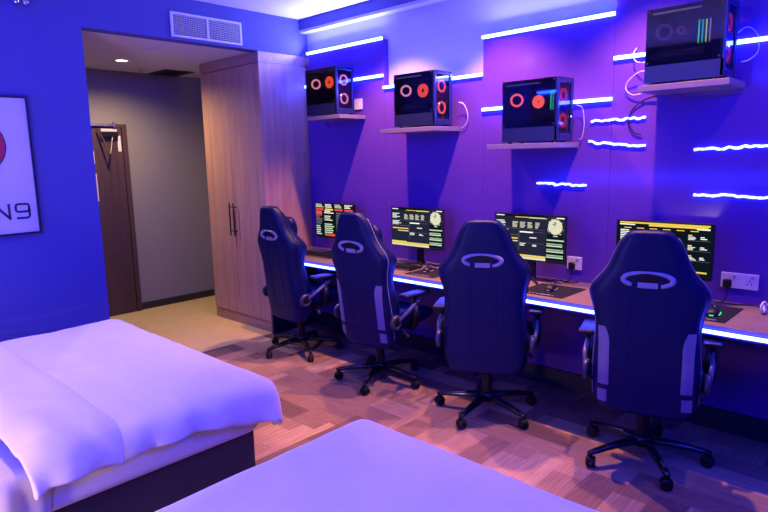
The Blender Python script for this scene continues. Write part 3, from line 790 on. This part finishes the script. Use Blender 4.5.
    vs = [bm.verts.new(E(2*PI*k/n, .098, .030, .0035)) for k in range(n)]; vb = [bm.verts.new(E(2*PI*k/n, .098, .030, -.002)) for k in range(n)]
    bm.faces.new(vs); bm.faces.new(vb[::-1])
    for k in range(n): bm.faces.new((vs[k], vs[(k+1) % n], vb[(k+1) % n], vb[k]))
    slot = obj('harness_slot', bm, M['black'], back)
    arc = [E(R(a), .104, .034, .006) for a in range(-58, 239, 9)]
    bm = BM(); tube(bm, arc, [.006+.0065*min(1, abs(math.cos(R(a)))**1.2) for a in range(-58, 239, 9)], 8); obj('slot_rim', bm, M['ring'], slot, smooth=True)
    bm = BM(); slab(bm, [[rear_point(x, z, .0055) for x in [-.042+.0105*i for i in range(9)]] for z in (.996, 1.005, 1.014, 1.022)], .005); obj('slot_tab', bm, M['ring'], slot)
    for s in (-1, 1):
        bm = BM(); slab(bm, [[rear_point(s*.056+x, z, .004) for x in (-.011, 0, .011)] for z in (.99, 1.01, 1.03, 1.05, 1.064)], .003); obj('harness_strap', bm, M['leather'], slot)
    if stripes:
        for s in (-1, 1):
            rows = []
            for i in range(20):
                z = .492+.30*i/19; f = max(0, (i-14)/5); x0 = .158+.02*f**2; x1 = .208+.004*f
                rows.append([rear_point(s*(x0+(x1-x0)*j/6), z, .0008) for j in range(7)])
            bm = BM(); slab(bm, rows, .004); o = obj('side_panel', bm, M['lilac'], back, smooth=False); o['label'] = 'pale fabric side panel'
            rows = [[rear_point(s*(.165+.045*j/6), .40+.065*i/6, .0008) for j in range(7)] for i in range(7)]
            bm = BM(); slab(bm, rows, .003); o = obj('side_panel', bm, M['lilac'], back, smooth=False); o['label'] = 'pale fabric lower panel'
    # piping along the outer edge
    for s in (-1, 1):
        bm = BM(); tube(bm, [Vector((s*(sm(BACKW, z)+.001), rear_y(z)+.062, z)) for z in [.42+.02*i for i in range(41)]], .0035, 6); obj('piping', bm, M['lilac'] if stripes else M['black'], back, smooth=True)
    # neck pillow on the front of the head
    bm = BM(); cushion(bm, -.13, .13, -.085, .085, 0, .10, .045); o = obj('neck_pillow', bm, M['leather'], back, smooth=True)
    o.location = (0, rear_y(1.09)+.105, 1.075); o.rotation_euler = (R(-82), 0, 0)
    bm = BM(); cushion(bm, -.15, .15, -.09, .09, 0, .075, .035); o = obj('lumbar_pillow', bm, M['leather'], back, smooth=True)
    o.location = (0, rear_y(.66)+.088, .655); o.rotation_euler = (R(-82), 0, 0)
    # recline hinges, armrests
    for s in (-1, 1):
        bm = BM(); lathe(bm, [(0,0),(.040,0),(.052,.006),(.052,.022),(.044,.03),(.03,.03),(.027,.024),(0,.024)], (s*.262,-.135,.50), (s,0,0), 24)
        h = obj('hinge_cover', bm, M['greyplastic'], t, smooth=True)
        bm = BM(); lathe(bm, [(0,.0245),(.026,.0245),(.026,.028),(0,.028)], (s*.262,-.135,.50), (s,0,0), 20); obj('hinge_cap', bm, M['black'], h)
        bm = BM(); tube(bm, [(s*.13,.0,.424),(s*.27,0,.424),(s*.292,0,.45),(s*.292,0,.66)], [.018,.018,.02,.02], 10)
        ar = obj('armrest', bm, M['black'], t, smooth=True, loc=(0,.05,0))
        bm = BM(); tube(bm, [(s*.285,-.165,.51),(s*.30,-.08,.565),(s*.296,.05,.635)], [.013,.013,.011], 10); obj('arm_strut', bm, M['strut'], ar, smooth=True)
        bm = BM(); tube(bm, [(s*.292,0,.47),(s*.292,0,.585)], .027, 12); obj('arm_sleeve', bm, M['black'], ar, smooth=True)
        bm = BM(); cushion(bm, s*.292-.042, s*.292+.042, -.13, .13, .661, .688, .013); obj('arm_pad', bm, M['black'], ar, smooth=True)
    return t
chair((.62,-.645), -4, -26, 'plain black racing chair angled beside the wardrobe at the leftmost desk place', False)
chair((1.595,-.695), 1, 5, 'racing chair with pale side panels in front of the second monitor from the wardrobe', True)
chair((2.49,-.655), 27, -13, 'plain black racing chair seen from behind, between the two pale-panelled chairs', False)
chair((3.44,-.62), 17, 23, 'racing chair with pale side panels, nearest and rightmost, covering the dark monitor', True)

# ------------------------------------------------------------------ beds
def fabric_grid(x0, x1, y0, y1, top, nx, ny, over, seed, wr=.004, rad=.05, foldamp=.012, crease=0.):
    """cloth over a flat top x0..x1,y0..y1; over=(left,right,back,front) overhangs; returns grid of points"""
    rnd = random.Random(seed); ph = [rnd.uniform(0, 6.28) for _ in range(8)]
    X0, X1, Y0, Y1 = x0-over[0], x1+over[1], y0-over[2], y1+over[3]
    rows = []
    for j in range(ny+1):
        row = []
        for i in range(nx+1):
            cx = X0+(X1-X0)*i/nx; cy = Y0+(Y1-Y0)*j/ny
            ox = cx-x1 if cx > x1 else (cx-x0 if cx < x0 else 0); oy = cy-y1 if cy > y1 else (cy-y0 if cy < y0 else 0)
            L0 = math.hypot(ox, oy); L = min(L0, max(over)) if over[1] and over[3] else L0; bx = min(max(cx, x0), x1); by = min(max(cy, y0), y1)
            w = wr*(math.sin(cx*9+cy*5+ph[0])*.5+math.sin(cx*3.1-cy*7.3+ph[1])*.7+math.sin(cx*17+cy*11+ph[2])*.25)
            v = Vector((cx*3.1, cy*3.1, seed)); w += wr*1.5*noise.noise(v)+wr*1.0*noise.noise(v*2.7)
            e = max(0, 1-(x1-cx)/.38) if over[1] and cx < x1 else (1 if over[1] else 0)
            w += crease*e*(noise.noise(Vector((cx*2.5, cy*13, seed+3)))+.5*math.sin(cy*31+cx*6+ph[5]))
            if L > 1e-6:
                dx, dy = ox/L0, oy/L0; arc = rad*PI/2
                if L < arc: a = L/rad; out = rad*math.sin(a); dz = rad*(1-math.cos(a))
                else: out = rad; dz = rad+(L-arc)
                t = (cx if abs(oy) > abs(ox) else cy)
                fold = foldamp*min(1, dz/.12)*(math.sin(t*19+ph[3]+2*math.sin(t*5))+.6*math.sin(t*37+ph[4]))
                row.append(Vector((bx+dx*(out+fold), by+dy*(out+fold), top-dz+w*.4)))
            else: row.append(Vector((cx, cy, top+w)))
        rows.append(row)
    return rows
def grid_mesh(rows, thick=0.):
    bm = BM(); V = [[bm.verts.new(p) for p in r] for r in rows]
    for j in range(len(V)-1):
        for i in range(len(V[0])-1): bm.faces.new((V[j][i],V[j][i+1],V[j+1][i+1],V[j+1][i]))
    return bm
def cloth(name, rows, m, thick, parent=None):
    bm = grid_mesh(rows); bmesh.ops.recalc_face_normals(bm, faces=bm.faces[:])
    if sum(f.normal.z for f in bm.faces) < 0: bmesh.ops.reverse_faces(bm, faces=bm.faces[:])
    me = bpy.data.meshes.new(name); bm.to_mesh(me); bm.free(); me.materials.append(m)
    for p in me.polygons: p.use_smooth = True
    o = bpy.data.objects.new(name, me); COL.objects.link(o)
    s = o.modifiers.new('thickness', 'SOLIDIFY'); s.thickness = thick; s.offset = 1; s.use_rim = True
    b = o.modifiers.new('soft', 'SUBSURF'); b.levels = b.render_levels = 1
    if parent: o.parent = parent
    return o
# bed 1, beside the art wall
t = thing('bed', 'wide white bed alongside the blue wall with the framed print', 'bed', (1.22, -3.1, 0))
bm = BM(); box(bm, -.74, .87, -1.08, .99, .002, .285); obj('bed_base', bm, M['bedbase'], t, bevel=.02)
bm = BM(); cushion(bm, -.76, .94, -1.1, 1.0, .287, .510, .05); obj('mattress', bm, M['linen'], t, smooth=True)
bm = BM(); box(bm, -.9, 1.0, -1.56, -1.48, .002, 1.1); obj('headboard', bm, M['bedbase'], t, bevel=.02)
rows = fabric_grid(.45, 2.155, -4.18, -3.06, .513, 40, 30, (0, .22, 0, 0), 4, .003, .04)
for r in rows:
    for p in r:
        if p.z < .50: p.x += .012*math.sin(p.y*60)+.006*math.sin(p.y*97)
o = cloth('fitted_sheet', rows, M['sheet'], .004, t); o.location = (-1.22, 3.1, 0)
# duvet
rows = fabric_grid(.46, 2.14, -2.97, -2.125, .53, 110, 80, (.0, .135, 0, .14), 1, .006, .075, .018, .009)
for r in rows:
    for p in r:
        k = max(0, (p.x-2.0)/.3)*max(0, (p.y+2.5)/.4)
        k = min(1, max(0, (p.y+2.45)/.35))*min(1, max(0, (p.x-2.05)/.12)); f = min(1, max(0, (.49-p.z)/.08)); p.z -= .13*k*f; p.x += .02*k*f*math.sin(PI*f)
tag(cloth('duvet', rows, M['linen'], .03), 'white puffy duvet spread over the bed by the blue wall', 'duvet')
rows = fabric_grid(.46, 2.215, -3.16, -2.84, .607, 90, 30, (.0, .175, 0, 0), 8, .007, .085, .018, .010)
for r in rows:
    for p in r:
        e = min((p.y+3.16)/.32, 1-(p.y+3.16)/.32); p.z -= .024*(1-min(1, max(0, e)/.25))**2
tag(cloth('folded_duvet_band', rows, M['linen'], .03), 'thick folded-back band of white duvet near the pillow end, tip hanging over the bed side', 'duvet')
t = thing('pillow', 'white pillow at the head of the bed by the blue wall', 'pillow', (1.7, -3.85, .60))
bm = BM(); cushion(bm, -.35, .35, -.22, .22, 0, .14, .07); obj('pillow_case', bm, M['linen'], t, smooth=True)
# bed 2, nearest the camera
t = thing('bed', 'white bed in the foreground with only its smooth foot corner in view', 'bed', (3.5, -3.2, 0))
bm = BM(); box(bm, -.58, .60, -1.0, 1.0, .002, .285); obj('bed_base', bm, M['bedbase'], t, bevel=.02)
bm = BM(); cushion(bm, -.58, .60, -1.02, 1.05, .287, .525, .05); obj('mattress', bm, M['linen'], t, smooth=True)
bm = BM(); box(bm, -.65, .65, -1.46, -1.38, .002, 1.1); obj('headboard', bm, M['bedbase'], t, bevel=.02)
rows = fabric_grid(2.875, 4.10, -4.2, -2.115, .545, 50, 70, (.26, .26, 0, .26), 3, .0035, .05)
tag(cloth('duvet', rows, M['linen'], .02), 'smooth white duvet on the foreground bed', 'duvet')

# ------------------------------------------------------------------ lamps
def light(name, typ, loc, energy, color, **kw):
    d = bpy.data.lights.new(name, typ); d.energy = energy*LG; d.color = color
    o = bpy.data.objects.new(name, d); COL.objects.link(o); o.location = loc
    rot = kw.pop('rot', None)
    if rot: o.rotation_euler = rot
    for k, v in kw.items(): setattr(d, k, v)
    return o
WARM = (1., .43, .23)
for x, q in ((1.25, 1.), (2.2, 1.), (3.2, .9), (4.15, .12)):           # recessed spots in the ceiling over the desk
    light('ceiling_spot', 'SPOT', (x, -.52, CEIL-.02), 235.*q, WARM, spot_size=R(95), spot_blend=.65, shadow_soft_size=.03, rot=(R(5.5), 0, 0))
for x, y in ((1.1, -3.1), (3.4, -3.2)):                  # recessed spots over the beds
    light('bed_spot', 'SPOT', (x, y, CEIL-.02), (140. if x < 2 else 72.), (1., .60, .42), spot_size=R(78), spot_blend=.8, shadow_soft_size=.05)
light('entrance_spot', 'SPOT', (-1.2, -1.17, BH-.015), 125., (1., .70, .34), spot_size=R(158), spot_blend=1., shadow_soft_size=.04)
light('bedside_lamp', 'POINT', (2.45, -4.2, .62), 62., (1., .62, .3), shadow_soft_size=.08)
t = thing('recessed_downlight', 'warm recessed downlight in the room ceiling above the bed head by the blue wall', 'ceiling light', (.15, -3.77, CEIL))
bm = BM(); lathe(bm, [(.052,-.001),(.068,-.001),(.068,-.008),(.052,-.006),(.052,-.001)], n=32); obj('trim_ring', bm, M['whiteplastic'], t, smooth=True)
bm = BM(); lathe(bm, [(0,-.005),(.051,-.005),(.051,-.001)], n=32); obj('lamp_face', bm, emit('warm_downlight', (1., .68, .5), 220.), t)
# unseen blue fill lights added along the other walls
DEEP = (.002, .016, 1.)
light('fill_rear', 'AREA', (2.2, YR+.03, 2.45), 85., DEEP, shape='RECTANGLE', size=4.2, size_y=.03, rot=(R(80), 0, 0))  # room fill, set at the height of a strip mirrored in a tower
light('fill_headboard', 'AREA', (2.2, YR+.03, 1.25), 85., DEEP, shape='RECTANGLE', size=4.2, size_y=.03, rot=(R(100), 0, 0))  # added low to throw blue on chair backs and the entrance ceiling
light('fill_far', 'AREA', (XR-.12, -2.3, CEIL-.12), 125., DEEP, shape='RECTANGLE', size=4.4, size_y=.06, rot=(R(55), 0, R(90)))  # added blue room fill, no fixture modelled
# upward glow of the strips lying on the panel tops
GLOW = (.52, .52, 1.)
for x0, x1, z, e in ((.08, 1.02, 2.57, 10.), (1.04, 1.99, 2.185, 2.), (2.0, 2.94, 2.435, 11.)):
    light('panel_top_glow', 'AREA', ((x0+x1)/2, -.012, z), e, GLOW, shape='RECTANGLE', size=x1-x0, size_y=.016, rot=(R(180+50), 0, 0))

w = bpy.data.worlds.new('world'); S.world = w; w.use_nodes = True
w.node_tree.nodes['Background'].inputs[0].default_value = (.01, .01, .03, 1)
w.node_tree.nodes['Background'].inputs[1].default_value = .2

# ------------------------------------------------------------------ camera
cd = bpy.data.cameras.new('camera'); cam = bpy.data.objects.new('camera', cd); COL.objects.link(cam)
Rw = ((0.7242937450154611, 0.6891572401625659, -0.021467865822983854), (-0.09651665169427931, 0.1321684212911596, 0.9865171282644453), (-0.6827027954221393, 0.7124561788242966, -0.16224391014111636))
mx = Matrix.Identity(4)
for i in range(3):
    mx[i][0] = Rw[0][i]; mx[i][1] = Rw[1][i]; mx[i][2] = -Rw[2][i]
mx[0][3], mx[1][3], mx[2][3] = 4.517718, -3.685066, 1.6
cam.matrix_world = mx
cd.sensor_width = 36.; cd.lens = 599.10074/768*36.; cd.clip_start = .02; cd.clip_end = 60
S.camera = cam
S.view_settings.view_transform = 'Standard'; S.view_settings.look = 'None'
S.view_settings.exposure = 0.; S.view_settings.gamma = 1.; S.view_settings.use_curve_mapping = False
S.cycles.max_bounces = 8; S.cycles.diffuse_bounces = 2; S.cycles.sample_clamp_indirect = 6.
S.cycles.use_denoising = True
